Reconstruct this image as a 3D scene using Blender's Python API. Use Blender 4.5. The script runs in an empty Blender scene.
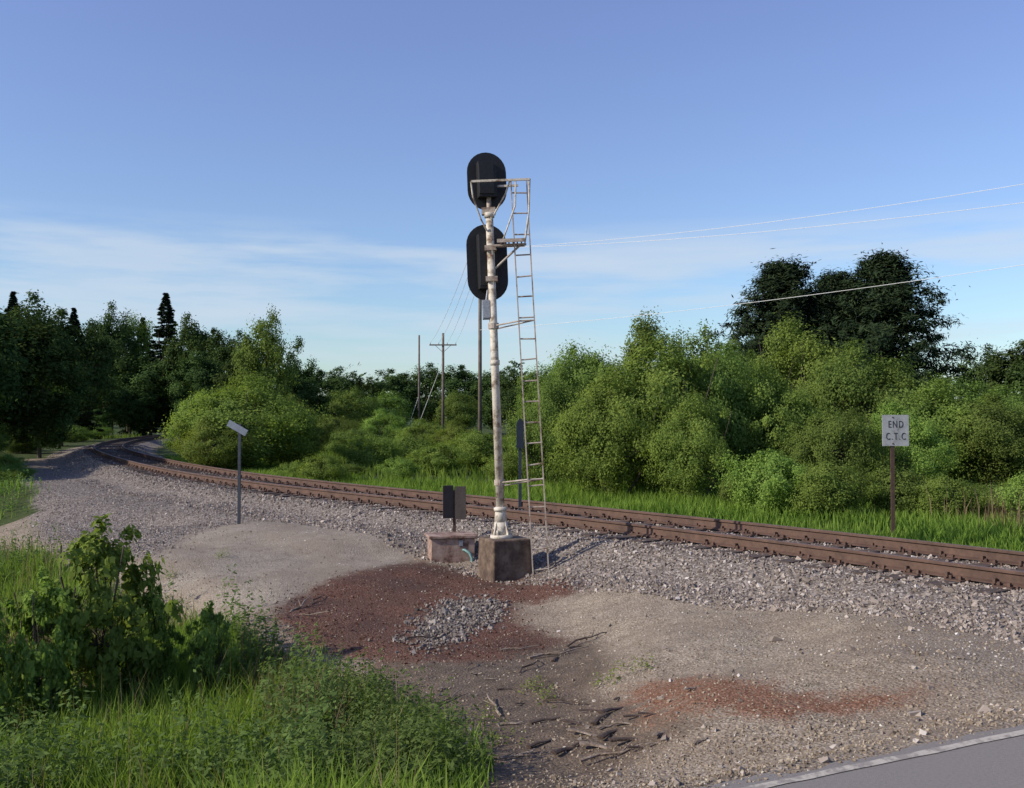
import bpy, math, numpy as np
from mathutils import Vector, Matrix
rng=np.random.default_rng(7)
S=bpy.context.scene; COL=S.collection
S.view_settings.view_transform='Standard'; S.view_settings.look='None'; S.view_settings.exposure=0
F=1000.0; CZ=2.28; HOR=418.0; PITCH=math.atan((HOR-394)/F)
# ------------------------------------------------------------ camera
cam=bpy.data.cameras.new("camera"); cam.lens=36*F/1024; cam.sensor_width=36; cam.clip_end=6000; cam.clip_start=0.05
co=bpy.data.objects.new("camera",cam); COL.objects.link(co); co.location=(0,0,CZ); co.rotation_euler=(math.pi/2+PITCH,0,0); S.camera=co
# ------------------------------------------------------------ materials
def newmat(name):
    m=bpy.data.materials.new(name); m.use_nodes=True; nt=m.node_tree; nt.nodes.clear()
    out=nt.nodes.new('ShaderNodeOutputMaterial'); return m,nt,out
def N(nt,t,**k):
    n=nt.nodes.new(t)
    for a,b in k.items():
        if a in n.inputs: n.inputs[a].default_value=b
        else: setattr(n,a,b)
    return n
def ramp(nt,fac,stops,interp='LINEAR'):
    r=nt.nodes.new('ShaderNodeValToRGB'); r.color_ramp.interpolation=interp
    e=r.color_ramp.elements
    while len(e)<len(stops): e.new(0.5)
    for i,(p,c) in enumerate(stops):
        e[i].position=p; e[i].color=(c[0],c[1],c[2],1) if hasattr(c,'__len__') else (c,c,c,1)
    nt.links.new(fac,r.inputs[0]); return r.outputs[0]
def mix(nt,f,a,b,bt='MIX'):
    m=nt.nodes.new('ShaderNodeMix'); m.data_type='RGBA'; m.blend_type=bt
    for s,v in ((0,f),(6,a),(7,b)):
        if hasattr(v,'is_output'): nt.links.new(v,m.inputs[s])
        else: m.inputs[s].default_value=v if s==0 else (v[0],v[1],v[2],1)
    return m.outputs[2]
def math_(nt,op,a,b=0.0,clamp=False):
    m=nt.nodes.new('ShaderNodeMath'); m.operation=op; m.use_clamp=clamp
    for i,v in enumerate((a,b)):
        if hasattr(v,'is_output'): nt.links.new(v,m.inputs[i])
        else: m.inputs[i].default_value=v
    return m.outputs[0]
def noise(nt,vec,scale,detail=4,rough=.6):
    n=N(nt,'ShaderNodeTexNoise'); n.inputs['Scale'].default_value=scale; n.inputs['Detail'].default_value=detail; n.inputs['Roughness'].default_value=rough
    nt.links.new(vec,n.inputs['Vector']); return n.outputs['Fac']
def surf(name,stops,scale=8,rough=.8,metal=0,bump=.2,detail=6,vscale=None):
    m,nt,out=newmat(name); tc=N(nt,'ShaderNodeTexCoord')
    f=noise(nt,tc.outputs['Object'],scale,detail,.65)
    c=ramp(nt,f,stops)
    g=noise(nt,tc.outputs['Object'],scale*5,4,.6)
    c=mix(nt,.5,c,ramp(nt,g,[(.3,.55),(.7,1.0)]),'MULTIPLY')
    p=N(nt,'ShaderNodeBsdfPrincipled'); p.inputs['Roughness'].default_value=rough; p.inputs['Metallic'].default_value=metal
    nt.links.new(c,p.inputs['Base Color'])
    b=N(nt,'ShaderNodeBump'); b.inputs['Strength'].default_value=bump; b.inputs['Distance'].default_value=.02
    nt.links.new(g,b.inputs['Height']); nt.links.new(b.outputs[0],p.inputs['Normal'])
    nt.links.new(p.outputs[0],out.inputs[0]); return m
M_mast=surf("flaking_white_paint",[(.35,(.13,.075,.045)),(.43,(.34,.28,.21)),(.50,(.58,.52,.43)),(.8,(.70,.65,.56))],6,.7)
M_lad=surf("rusty_ladder_paint",[(.34,(.14,.08,.055)),(.46,(.38,.31,.25)),(.7,(.52,.46,.39))],7,.7)
M_black=surf("black_signal_paint",[(.3,(.005,.005,.006)),(.7,(.010,.010,.012))],5,.6)
M_conc=surf("weathered_concrete",[(.38,(.07,.045,.032)),(.52,(.14,.095,.065)),(.72,(.25,.19,.14))],5,.95,bump=.5)
M_galv=surf("grey_galvanised_metal",[(.3,(.22,.24,.27)),(.7,(.34,.36,.40))],9,.5,.3)
M_box=surf("peeling_pinkish_paint",[(.40,(.14,.07,.05)),(.50,(.32,.21,.16)),(.72,(.46,.35,.29))],6,.8)
M_brown=surf("dark_brown_paint",[(.3,(.030,.022,.020)),(.7,(.06,.045,.04))],6,.7)
M_blue=surf("dark_blue_paint",[(.3,(.010,.016,.030)),(.7,(.02,.032,.055))],6,.6)
M_signback=surf("blue_grey_metal",[(.3,(.09,.11,.15)),(.7,(.17,.20,.25))],5,.8,0)
M_postdark=surf("dark_steel_post",[(.3,(.025,.03,.04)),(.7,(.05,.06,.08))],5,.6,.1)
M_white=surf("sign_white",[(.32,(.20,.20,.20)),(.45,(.30,.31,.32)),(.7,(.38,.39,.40))],7,.6,bump=.05)
M_letter=surf("black_lettering",[(.3,(.02,.02,.022)),(.7,(.045,.045,.05))],30,.7,bump=0)
M_postrust=surf("rusty_steel_post",[(.3,(.04,.022,.016)),(.7,(.09,.05,.035))],9,.8)
M_rail=surf("rusty_rail_steel",[(.3,(.065,.035,.024)),(.7,(.135,.075,.052))],4,.8,0,.1)
M_head=surf("worn_rail_head",[(.3,(.14,.09,.068)),(.7,(.21,.145,.115))],3,.6,.2)
M_tie=surf("creosoted_wood",[(.3,(.045,.03,.024)),(.7,(.12,.085,.065))],6,.9,bump=.6)
M_pole=surf("weathered_grey_wood",[(.3,(.09,.07,.055)),(.7,(.2,.165,.13))],3,.9)
M_wire=surf("wire_metal",[(.3,(.68,.68,.66)),(.7,(.8,.8,.78))],3,.6)
M_ins=surf("glass_insulator",[(.3,(.15,.2,.2)),(.7,(.3,.36,.36))],3,.2)
M_teal=surf("teal_cable_conduit",[(.3,(.12,.25,.24)),(.7,(.22,.38,.36))],9,.5)
M_bark=surf("tree_bark",[(.3,(.04,.03,.022)),(.7,(.12,.095,.07))],8,.95,bump=.6)
M_dead=surf("bleached_dead_wood",[(.3,(.13,.09,.065)),(.5,(.25,.19,.14)),(.8,(.42,.36,.30))],9,.9,bump=.6)
M_dwood=surf("dark_wet_wood",[(.3,(.04,.025,.018)),(.7,(.12,.08,.06))],9,.9,bump=.6)
M_lens=surf("dark_lens",[(.3,(.03,.02,.02)),(.7,(.06,.02,.02))],4,.15)
def leafmat(name,c1,c2,trans=.35,hue=.03,vlo=.8,vr=.45):
    m,nt,out=newmat(name); at=N(nt,'ShaderNodeAttribute',attribute_name='var'); oi=N(nt,'ShaderNodeObjectInfo')
    c=ramp(nt,at.outputs['Fac'],[(0,c1),(1,c2)])
    hs=N(nt,'ShaderNodeHueSaturation'); nt.links.new(c,hs.inputs['Color'])
    nt.links.new(math_(nt,'ADD',math_(nt,'MULTIPLY',oi.outputs['Random'],hue),.5-hue*.5),hs.inputs['Hue'])
    nt.links.new(math_(nt,'ADD',math_(nt,'MULTIPLY',oi.outputs['Random'],vr),vlo),hs.inputs['Value'])
    d=N(nt,'ShaderNodeBsdfDiffuse'); nt.links.new(hs.outputs[0],d.inputs[0])
    if trans==0: nt.links.new(d.outputs[0],out.inputs[0]); return m
    t=N(nt,'ShaderNodeBsdfTranslucent')
    tc=mix(nt,1.0,hs.outputs[0],(1.25,1.3,.7),'MULTIPLY'); nt.links.new(tc,t.inputs[0])
    ms=N(nt,'ShaderNodeMixShader'); ms.inputs[0].default_value=trans
    nt.links.new(d.outputs[0],ms.inputs[1]); nt.links.new(t.outputs[0],ms.inputs[2]); nt.links.new(ms.outputs[0],out.inputs[0]); return m
L_dark=leafmat("dark_leaves",(.026,.048,.018),(.075,.115,.034),.2)
L_mid=leafmat("green_leaves",(.088,.138,.036),(.205,.285,.072),.42,.035)
L_light=leafmat("light_leaves",(.115,.175,.042),(.26,.34,.08),.44)
L_pine=leafmat("pine_needles",(.014,.026,.015),(.042,.062,.028),0)
L_far=leafmat("distant_leaves",(.036,.06,.036),(.08,.115,.055),0)
L_grass=leafmat("grass_blades",(.11,.185,.03),(.26,.35,.07),.46)
L_grassd=leafmat("verge_grass_blades",(.085,.145,.026),(.20,.28,.055),.42)
L_weed=leafmat("weed_leaves",(.07,.12,.040),(.165,.24,.075),.42)
L_dry=leafmat("dry_stalks",(.12,.09,.05),(.30,.24,.14),.3)
# ------------------------------------------------------------ mesh helpers
def mesh_np(name,V,Fc,mat,var=None,smooth=False):
    me=bpy.data.meshes.new(name); V=np.asarray(V,dtype=np.float32); Fc=np.asarray(Fc,dtype=np.int32); k=Fc.shape[1]; nf=len(Fc)
    me.vertices.add(len(V)); me.vertices.foreach_set('co',V.ravel())
    me.loops.add(nf*k); me.loops.foreach_set('vertex_index',Fc.ravel())
    me.polygons.add(nf); me.polygons.foreach_set('loop_start',np.arange(0,nf*k,k,dtype=np.int32)); 
    me.update(calc_edges=True)
    if var is not None:
        a=me.attributes.new('var','FLOAT','FACE'); a.data.foreach_set('value',np.asarray(var,dtype=np.float32))
    me.polygons.foreach_set('use_smooth',np.full(nf,smooth,dtype=bool))
    me.materials.append(mat); me.update(); return me
def addobj(name,me,parent=None,loc=None,**props):
    o=bpy.data.objects.new(name,me); COL.objects.link(o)
    if parent is not None: o.parent=parent
    if loc is not None: o.location=loc
    for k,v in props.items(): o[k]=v
    return o
class MB:
    def __init__(s): s.v=[]; s.f=[]
    def tube(s,p1,p2,r1,r2=None,n=10):
        r2=r1 if r2 is None else r2; p1=Vector(p1); p2=Vector(p2); d=(p2-p1).normalized()
        a=d.orthogonal().normalized(); b=d.cross(a); i0=len(s.v)
        for p,r in ((p1,r1),(p2,r2)):
            for i in range(n):
                t=2*math.pi*i/n; s.v.append(p+a*(r*math.cos(t))+b*(r*math.sin(t)))
        for i in range(n):
            j=(i+1)%n; s.f.append((i0+i,i0+j,i0+n+j,i0+n+i))
        s.f.append(tuple(range(i0+n-1,i0-1,-1))); s.f.append(tuple(range(i0+n,i0+2*n))); return s
    def path(s,pts,r,n=8):
        for a,b in zip(pts[:-1],pts[1:]): s.tube(a,b,r,r,n)
        return s
    def rope(s,pts,r,n=5):
        pts=[Vector(p) for p in pts]; i0=len(s.v); a=None
        for i,p in enumerate(pts):
            d=(pts[min(i+1,len(pts)-1)]-pts[max(i-1,0)]).normalized()
            a=d.orthogonal().normalized() if a is None else (a-d*a.dot(d)).normalized(); b=d.cross(a)
            for k in range(n): t=2*math.pi*k/n; s.v.append(p+a*(r*math.cos(t))+b*(r*math.sin(t)))
        for i in range(len(pts)-1):
            for k in range(n): j=(k+1)%n; s.f.append((i0+i*n+k,i0+i*n+j,i0+(i+1)*n+j,i0+(i+1)*n+k))
        return s
    def box(s,c,sz,R=None,taper=1.0):
        i0=len(s.v); c=Vector(c)
        for z in (-.5,.5):
            for x,y in ((-.5,-.5),(.5,-.5),(.5,.5),(-.5,.5)):
                k=taper if z>0 else 1
                v=Vector((x*sz[0]*k,y*sz[1]*k,z*sz[2])); 
                if R is not None: v=R@v
                s.v.append(c+v)
        for q in ((3,2,1,0),(4,5,6,7),(0,1,5,4),(1,2,6,5),(2,3,7,6),(3,0,4,7)): s.f.append(tuple(i0+k for k in q))
        return s
    def prism(s,outline,t,c,R):
        i0=len(s.v); n=len(outline); c=Vector(c)
        for y in (-t/2,t/2):
            for x,z in outline: s.v.append(c+R@Vector((x,y,z)))
        for i in range(n):
            j=(i+1)%n; s.f.append((i0+i,i0+j,i0+n+j,i0+n+i))
        s.f.append(tuple(range(i0+n-1,i0-1,-1))); s.f.append(tuple(range(i0+n,i0+2*n))); return s
    def xf(s,Mx): s.v=[Mx@v for v in s.v]; return s
    def obj(s,name,mat,parent=None,bevel=0,smooth=False,loc=None,**props):
        me=bpy.data.meshes.new(name); me.from_pydata([tuple(v) for v in s.v],[],s.f); me.materials.append(mat); me.update()
        import bmesh
        bm=bmesh.new(); bm.from_mesh(me); bmesh.ops.recalc_face_normals(bm,faces=bm.faces); bm.to_mesh(me); bm.free()
        o=addobj(name,me,parent,loc,**props)
        if bevel>0:
            md=o.modifiers.new('bevel','BEVEL'); md.width=bevel; md.segments=2; md.limit_method='ANGLE'
        me.polygons.foreach_set('use_smooth',[smooth and len(p.vertices)==4 for p in me.polygons])
        return o
def empty(name,loc,label,cat,group=None,rot=None):
    o=bpy.data.objects.new(name,None); COL.objects.link(o); o.location=loc; o.empty_display_size=.3
    if rot: o.rotation_euler=rot
    o["label"]=label; o["category"]=cat
    if group: o["group"]=group
    return o
# ------------------------------------------------------------ layout
ca,sa=math.cos(PITCH),math.sin(PITCH)
def ray(px,py):
    u=(px-512)/F; v=(394-py)/F
    return np.array([u,ca-v*sa,sa+v*ca])
def onplane(px,py,z):
    d=ray(px,py); t=(z-CZ)/d[2]; return np.array([d[0]*t,d[1]*t])
RZ=0.68
nr=[(1024,571),(900,554.5),(750,536.5),(600,519),(500,508),(440,501.5),(330,490.5),(220,478),(150,466),(112,456),(94,449),(93,445.5),(104,441.5),(125,438),(150,435.5),(190,433),(240,431)]
P=[onplane(a,b,RZ) for a,b in nr]
d0=P[0]-P[1]; d0/=np.linalg.norm(d0)
P=[P[0]+d0*14,P[0]+d0*7]+P
P=np.array(P)
def resample(P,step):
    seg=np.linalg.norm(np.diff(P,axis=0),axis=1); s=np.concatenate([[0],np.cumsum(seg)]); n=int(s[-1]/step)
    q=np.linspace(0,s[-1],n); return np.stack([np.interp(q,s,P[:,0]),np.interp(q,s,P[:,1])],1)
def smooth(P,k):
    ker=np.ones(2*k+1)/(2*k+1)
    Q=np.stack([np.convolve(np.pad(P[:,i],k,mode='reflect',reflect_type='odd'),ker,'valid') for i in (0,1)],1); return Q
NR=smooth(smooth(resample(P,.5),7),7)
T=np.gradient(NR,axis=0); T/=np.linalg.norm(T,axis=1)[:,None]
RN=np.stack([T[:,1],-T[:,0]],1)
CL=resample(NR+RN*.755,.5)
T=np.gradient(CL,axis=0); T/=np.linalg.norm(T,axis=1)[:,None]; RN=np.stack([T[:,1],-T[:,0]],1)
CLS=CL[::2]; RNS=RN[::2]
def sdist(x,y):
    x=np.asarray(x,float).ravel(); y=np.asarray(y,float).ravel(); out=np.empty(len(x))
    for i in range(0,len(x),20000):
        a=np.stack([x[i:i+20000],y[i:i+20000]],1)
        d2=(a**2).sum(1)[:,None]-2*a@CLS.T+(CLS**2).sum(1)[None]; k=d2.argmin(1); dd=a-CLS[k]
        sd=(dd*RNS[k]).sum(1); dm=np.sqrt((dd**2).sum(1))
        out[i:i+20000]=np.where(dm>1.2,np.sign(sd)*dm,sd)
    return out
RA=np.array([1.22,4.57]); RD=np.array([.897,.442]); RD/=np.linalg.norm(RD); RS=np.array([RD[1],-RD[0]])
CP=np.array([(0,0,.68),(3,3,.68),(6,6,.68),(9,8,.66),(0,3.6,.62),(-3,2,.5),(-6,1,.3),(-12,-3,.3),
 (.3,5,.28),(.3,6.5,.1),(0,8,.0),(0,10,-.04),(0,12,.0),(-.2,14.5,.0),(1.5,6.5,.42),(3,7,.52),(2,9,.22),(3.5,9,.4),(2,12,.2),(1.5,14,.25),
 (-1.4,5,0.0),(-2,7,-.3),(-3,9,-.45),(-4,6,-.45),(-6,9,-.8),(-5,12,-.5),(-8,13,-.9),(-11,18,-.7),(-14,24,-.4),(-20,30,-.3),(-18,12,-.6),(-10,5,-.4),
 (-2.2,12,.02),(-3.2,14,.12),(-4.5,15.5,.22),(-4.6,18,.34),(-6.5,18.5,.2),(-3,17,.32),(-6,22,.35),(-9,25,.25),(-13,31,.25),(-2,15,.1),(-8.2,20,-.1),
 (5,18,-.1),(9,16,0),(12,13,.1),(0,24,-.05),(8,26,0),(-5,30,0),(15,20,0),(0,40,0),(-15,50,.1),(-35,60,.2),(-40,90,.2),(0,80,0),(30,40,0),(40,90,0),(0,200,0),(-200,200,0),(200,200,0),(-100,0,0),(100,0,.3),(0,-100,.3),(0,1000,0)],float)
def base(x,y):
    w=np.zeros(len(x)); z=np.zeros(len(x))
    for a,b,c in CP:
        r=(x-a)**2+(y-b)**2; ww=1/(r+.35)**1.9; w+=ww; z+=ww*c
    return z/w
def sm(a,b,x):
    t=np.clip((x-a)/(b-a),0,1); return t*t*(3-2*t)
_ph=rng.uniform(0,6.28,(14,)); _ang=rng.uniform(0,6.28,14); _fr=np.array([.5,.7,1.1,1.5,2.1,2.9,3.7,4.6,5.9,7.2,8.8,10.5,12.9,15.1])
def wob(x,y):
    z=np.zeros(len(x))
    for p,a,f in zip(_ph,_ang,_fr): z+=np.sin(f*(x*math.cos(a)+y*math.sin(a))+p+1.3*np.sin(f*.6*(y*math.cos(a)-x*math.sin(a))))/f**.9
    return z*.018
def Z(x,y):
    x=np.atleast_1d(np.asarray(x,float)); y=np.atleast_1d(np.asarray(y,float))
    b=base(x,y)+wob(x,y); d=sdist(x,y); ad=np.abs(d)
    prof=np.where(ad<1.55,.49,.49-(ad-1.55)*.42)+wob(x,y)*.25
    prof=np.where(ad>8,-9,prof)
    k=.06; h=np.clip(.5+.5*(prof-b)/k,0,1); z=b*(1-h)+prof*h+k*h*(1-h)
    z=np.where(ad<1.5,np.minimum(z,.49),z)
    r=(x-RA[0])*RS[0]+(y-RA[1])*RS[1]
    m=sm(-.8,-.05,r)*(1-sm(8.2,9.5,r))
    z=z*(1-m)+.664*m
    return z
def G(px,py):
    d=ray(px,py); t=np.exp(np.linspace(math.log(2.5),math.log(900),700)); 
    X=d[0]*t; Y=d[1]*t; ZZ=CZ+d[2]*t; g=Z(X,Y); k=np.argmax(ZZ<g)
    if k==0: return np.array([X[-1],Y[-1]])
    a0=ZZ[k-1]-g[k-1]; a1=ZZ[k]-g[k]; f=a0/(a0-a1); return np.array([X[k-1]+(X[k]-X[k-1])*f,Y[k-1]+(Y[k]-Y[k-1])*f])
def zz(x,y): return float(Z([x],[y])[0])
def poly(pts): return np.array([G(a,b) for a,b in pts])
def pmask(x,y,Pg,soft):
    n=len(Pg); ins=np.zeros(len(x),bool); dm=np.full(len(x),1e9)
    for i in range(n):
        x1,y1=Pg[i]; x2,y2=Pg[(i+1)%n]
        c=((y1>y)!=(y2>y))&(x<(x2-x1)*(y-y1)/((y2-y1) if y2!=y1 else 1e-9)+x1); ins^=c
        dx,dy=x2-x1,y2-y1; t=np.clip(((x-x1)*dx+(y-y1)*dy)/(dx*dx+dy*dy+1e-9),0,1); dm=np.minimum(dm,np.hypot(x-x1-t*dx,y-y1-t*dy))
    sd=np.where(ins,dm,-dm); return sm(-soft,soft,sd)
PG_grass=poly([(-60,512),(0,545),(70,568),(140,602),(205,624),(280,658),(345,690),(410,712),(450,738),(470,770)])
PG_grass=np.vstack([PG_grass,[(-.35,4.6),(-1.0,3.2),(-8,0.5),(-30,-8),(-60,10),(-40,30)],poly([(-200,505)])])
PG_strip=poly([(-80,472),(-20,476),(10,482),(38,492),(25,510),(0,522),(-60,530)])
PG_ball1=poly([(-30,474),(15,470),(100,458),(300,492),(445,506),(445,545),(400,540),(330,527),(250,522),(190,535),(150,560),(60,552),(20,515),(-20,500)])
PG_ball2=poly([(500,535),(540,525),(1100,590),(1100,618),(950,614),(850,606),(760,594),(660,590),(590,588),(545,572)])
PG_pile=poly([(410,638),(425,618),(445,602),(480,598),(502,604),(495,620),(462,638),(428,648)])
PG_red=poly([(285,600),(350,572),(420,560),(480,575),(560,570),(615,578),(570,595),(515,605),(530,628),(565,640),(490,662),(400,664),(310,650),(268,622)])
PG_red2=poly([(610,690),(700,676),(800,692),(930,686),(905,708),(780,722),(720,716),(640,722)])
PG_dirt=poly([(380,650),(520,632),(600,640),(620,665),(590,690),(660,700),(710,728),(650,750),(570,800),(450,800),(450,745),(400,712),(350,685)])
PG_beige=poly([(150,560),(190,535),(250,522),(330,527),(430,542),(400,565),(330,585),(270,612),(220,610),(160,590)])
PG_coarse=poly([(600,745),(690,738),(800,728),(940,706),(1024,706),(1024,716),(860,742),(740,778),(560,800)])
PG_lush=poly([(70,665),(140,640),(215,645),(275,690),(285,760),(250,800),(60,800),(60,720)])
def masks(x,y):
    d=sdist(x,y)
    far=sm(2.2,2.9,d)*(y<3000)
    ball=np.maximum(sm(-3.2,-2.1,d)*(1-sm(2.0,2.8,d)),np.maximum(pmask(x,y,PG_ball1,.5),pmask(x,y,PG_ball2,.6)))
    ball=np.maximum(ball,np.maximum(.75*pmask(x,y,PG_pile,.3),.32*pmask(x,y,PG_coarse,.3)))
    gr=np.maximum(pmask(x,y,PG_grass,.3),pmask(x,y,PG_strip,.5)); gr=np.maximum(gr,far)
    gr=np.maximum(gr,np.where((d<-5)&((y>32)|(x<-12)),1.0,0)); gr=np.maximum(gr,np.where(np.hypot(x,y)>60,np.where(np.abs(d)>3,1.,0),0))
    return dict(m_ballast=ball*(1-far),m_grass=gr,m_red=pmask(x,y,PG_red,.45),m_orange=.85*pmask(x,y,PG_red2,.3),m_dirt=pmask(x,y,PG_dirt,.35),m_beige=pmask(x,y,PG_beige,.4))
# ------------------------------------------------------------ ground sheet
def axis(lo,hi,a,c,n):
    u=np.linspace(math.asinh((lo-c)/a),math.asinh((hi-c)/a),n); return c+a*np.sinh(u)
xs=axis(-2500,2500,7,0,640); ys=axis(-800,4000,7,9,620)
XX,YY=np.meshgrid(xs,ys); xf,yf=XX.ravel(),YY.ravel(); zf=Z(xf,yf)
nx,ny=len(xs),len(ys); idx=np.arange(nx*ny).reshape(ny,nx)
Fq=np.stack([idx[:-1,:-1].ravel(),idx[:-1,1:].ravel(),idx[1:,1:].ravel(),idx[1:,:-1].ravel()],1)
m,nt,out=newmat("ground_material"); tc=N(nt,'ShaderNodeTexCoord'); ob=tc.outputs['Object']
def att(n): return N(nt,'ShaderNodeAttribute',attribute_name=n).outputs['Fac']
def vor(scale,feat='F1'):
    v=N(nt,'ShaderNodeTexVoronoi'); v.inputs['Scale'].default_value=scale; v.feature=feat; nt.links.new(ob,v.inputs['Vector']); return v
v1=vor(45); v2=vor(30); v3=vor(85)
big=noise(nt,ob,.9,5,.6); mid=noise(nt,ob,5,5,.65); fine=noise(nt,ob,40,4,.7)
sep2=N(nt,'ShaderNodeSeparateColor'); nt.links.new(v2.outputs['Color'],sep2.inputs[0])
sep3=N(nt,'ShaderNodeSeparateColor'); nt.links.new(v3.outputs['Color'],sep3.inputs[0])
tan=ramp(nt,sep3.outputs[0],[(0,(.18,.14,.10)),(.5,(.285,.23,.168)),(.85,(.38,.315,.24)),(1,(.52,.45,.37))])
tan=mix(nt,.8,tan,ramp(nt,mid,[(.3,.65),(.7,1.15)]),'MULTIPLY')
tan=mix(nt,ramp(nt,big,[(.42,0.),(.62,.5)]),tan,(.18,.135,.10))
bal=ramp(nt,sep2.outputs[0],[(0,(.14,.115,.098)),(.5,(.245,.208,.18)),(.8,(.32,.275,.24)),(1,(.44,.39,.345))])
bal=mix(nt,1.0,bal,ramp(nt,v2.outputs['Distance'],[(0,1.08),(.75,.62)]),'MULTIPLY')
red=ramp(nt,sep3.outputs[1],[(0,(.055,.027,.019)),(.6,(.125,.060,.042)),(1,(.22,.125,.088))])
red=mix(nt,ramp(nt,big,[(.45,0.),(.62,.5)]),red,(.065,.044,.035))
ora=ramp(nt,sep3.outputs[1],[(0,(.10,.048,.026)),(.6,(.20,.098,.058)),(1,(.30,.18,.12))])
dirt=ramp(nt,mid,[(.3,(.045,.032,.023)),(.7,(.125,.088,.063))])
dirt=mix(nt,.25,dirt,tan)
bei=ramp(nt,sep3.outputs[2],[(0,(.205,.17,.133)),(.5,(.295,.25,.195)),(1,(.42,.37,.30))])
bei=mix(nt,.7,bei,ramp(nt,mid,[(.3,.7),(.7,1.1)]),'MULTIPLY')
bei=mix(nt,ramp(nt,big,[(.40,.5),(.55,0.)]),bei,(.20,.155,.115))
grs=ramp(nt,mid,[(.3,(.028,.042,.012)),(.55,(.055,.075,.02)),(.75,(.09,.085,.04))])
def edge(a,amt=.9):
    t=math_(nt,'ADD',a,math_(nt,'MULTIPLY',math_(nt,'SUBTRACT',math_(nt,'ADD',math_(nt,'MULTIPLY',mid,.6),math_(nt,'MULTIPLY',fine,.4)),.5),amt*1.6))
    return ramp(nt,t,[(.3,0.),(.75,1.)])
c=tan
c=mix(nt,edge(att('m_beige')),c,bei); c=mix(nt,edge(att('m_dirt'),1.2),c,dirt); c=mix(nt,edge(att('m_orange'),1.6),c,ora); c=mix(nt,edge(att('m_red'),1.2),c,red); c=mix(nt,edge(att('m_ballast'),.9),c,bal); c=mix(nt,edge(att('m_grass'),.5),c,grs)
p=N(nt,'ShaderNodeBsdfPrincipled'); p.inputs['Roughness'].default_value=.95; p.inputs['Specular IOR Level'].default_value=.15; nt.links.new(c,p.inputs['Base Color'])
hgt=math_(nt,'ADD',math_(nt,'MULTIPLY',v1.outputs['Distance'],-.6),math_(nt,'ADD',mid,math_(nt,'MULTIPLY',fine,.5)))
hgt=math_(nt,'ADD',hgt,math_(nt,'MULTIPLY',math_(nt,'MULTIPLY',v2.outputs['Distance'],-1.2),att('m_ballast')))
bp=N(nt,'ShaderNodeBump'); bp.inputs['Strength'].default_value=.6; bp.inputs['Distance'].default_value=.025; nt.links.new(hgt,bp.inputs['Height']); nt.links.new(bp.outputs[0],p.inputs['Normal'])
nt.links.new(p.outputs[0],out.inputs[0]); M_ground=m
me=mesh_np("ground",np.stack([xf,yf,zf],1),Fq,M_ground,smooth=True)
for k,v in masks(xf,yf).items():
    a=me.attributes.new(k,'FLOAT','POINT'); a.data.foreach_set('value',v.astype(np.float32))
addobj("ground",me,kind="structure",label="gravel, cinder and grass ground around the railway bed",category="ground")
# ------------------------------------------------------------ road
M_asph=surf("asphalt",[(.3,(.225,.20,.178)),(.7,(.30,.27,.245))],60,.95,bump=.5)
M_line=surf("worn_white_line",[(.44,(.30,.265,.23)),(.53,(.48,.43,.36)),(.8,(.60,.54,.46))],14,.85,bump=.2)
def strip(name,mat,o0,o1,z,ext=(-60,60),**pr):
    n=900; t=np.linspace(ext[0],ext[1],n); V=[]; 
    for a in t:
        for o in (o0,o1):
            w=.02*math.sin(a*2.3)+.015*math.sin(a*5.1)+.015*math.sin(a*13)+rng.normal(0,.012) if o==o0 and name=='road' else rng.normal(0,.003)
            q=RA+RD*a+RS*(o+w); V.append((q[0],q[1],z))
    Fc=[(2*i,2*i+1,2*i+3,2*i+2) for i in range(n-1)]
    return addobj(name,mesh_np(name,V,Fc,mat),**pr)
strip('road',M_asph,-.02,7.6,.6665,kind="structure",label="grey asphalt road crossing the railway",category="road")
strip('road_edge_line',M_line,.055,.11,.6705,kind="structure",label="worn pale painted edge line on asphalt",category="road marking")
# ------------------------------------------------------------ track
track=empty("railway_track",(0,0,0),"rusty single railway track curving on grey ballast","railway track")
prof=[(-.07,0),(.07,0),(.07,.012),(.012,.03),(.009,.11),(.036,.125),(.036,.150),(.028,.158),(-.028,.158),(-.036,.150),(-.036,.125),(-.009,.11),(-.012,.03),(-.07,.012)]
k=len(prof)
for side in (-1,1):
    C=CL+RN*(.755*side); V=[]
    for c_,r_ in zip(C,RN):
        for u,w in prof: V.append((c_[0]+r_[0]*u,c_[1]+r_[1]*u,RZ-.158+w))
    Fr=[]
    for i in range(len(C)-1):
        for j in range(k): Fr.append((i*k+j,i*k+(j+1)%k,(i+1)*k+(j+1)%k,(i+1)*k+j))
    me=mesh_np("rail",V,Fr,M_rail); me.materials.append(M_head)
    mi=np.zeros(len(Fr),dtype=np.int32); mi[7::k]=1; me.polygons.foreach_set('material_index',mi)
    addobj("rail",me,track)
def tiemesh(b):
    b.box((0,0,.43),(2.6,.22,.165))
    for sx in (-.755,.755):
        b.box((sx,0,.5165),(.34,.19,.016))
        for dx in (-.11,.11):
            for dy in (-.05,.06): b.box((sx+dx*.85,dy,.54),(.035,.03,.045))
        for dy in (-.13,.13): b.box((sx,dy,.517),(.19,.025,.035))
        b.box((sx-.05,.13,.555),(.05,.03,.06)); b.box((sx+.05,-.13,.555),(.05,.03,.06))
    return b
b=tiemesh(MB()); tie0=b.obj("sleeper",M_tie,track,bevel=0)
tie0.data.materials.append(M_rail); tie0.data.polygons.foreach_set('material_index',[0]*6+[1]*(len(tie0.data.polygons)-6))
cl=resample(CL,.52); tt=np.gradient(cl,axis=0); cnt=0; rest_v=[];rest_f=[]
first=True
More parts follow.
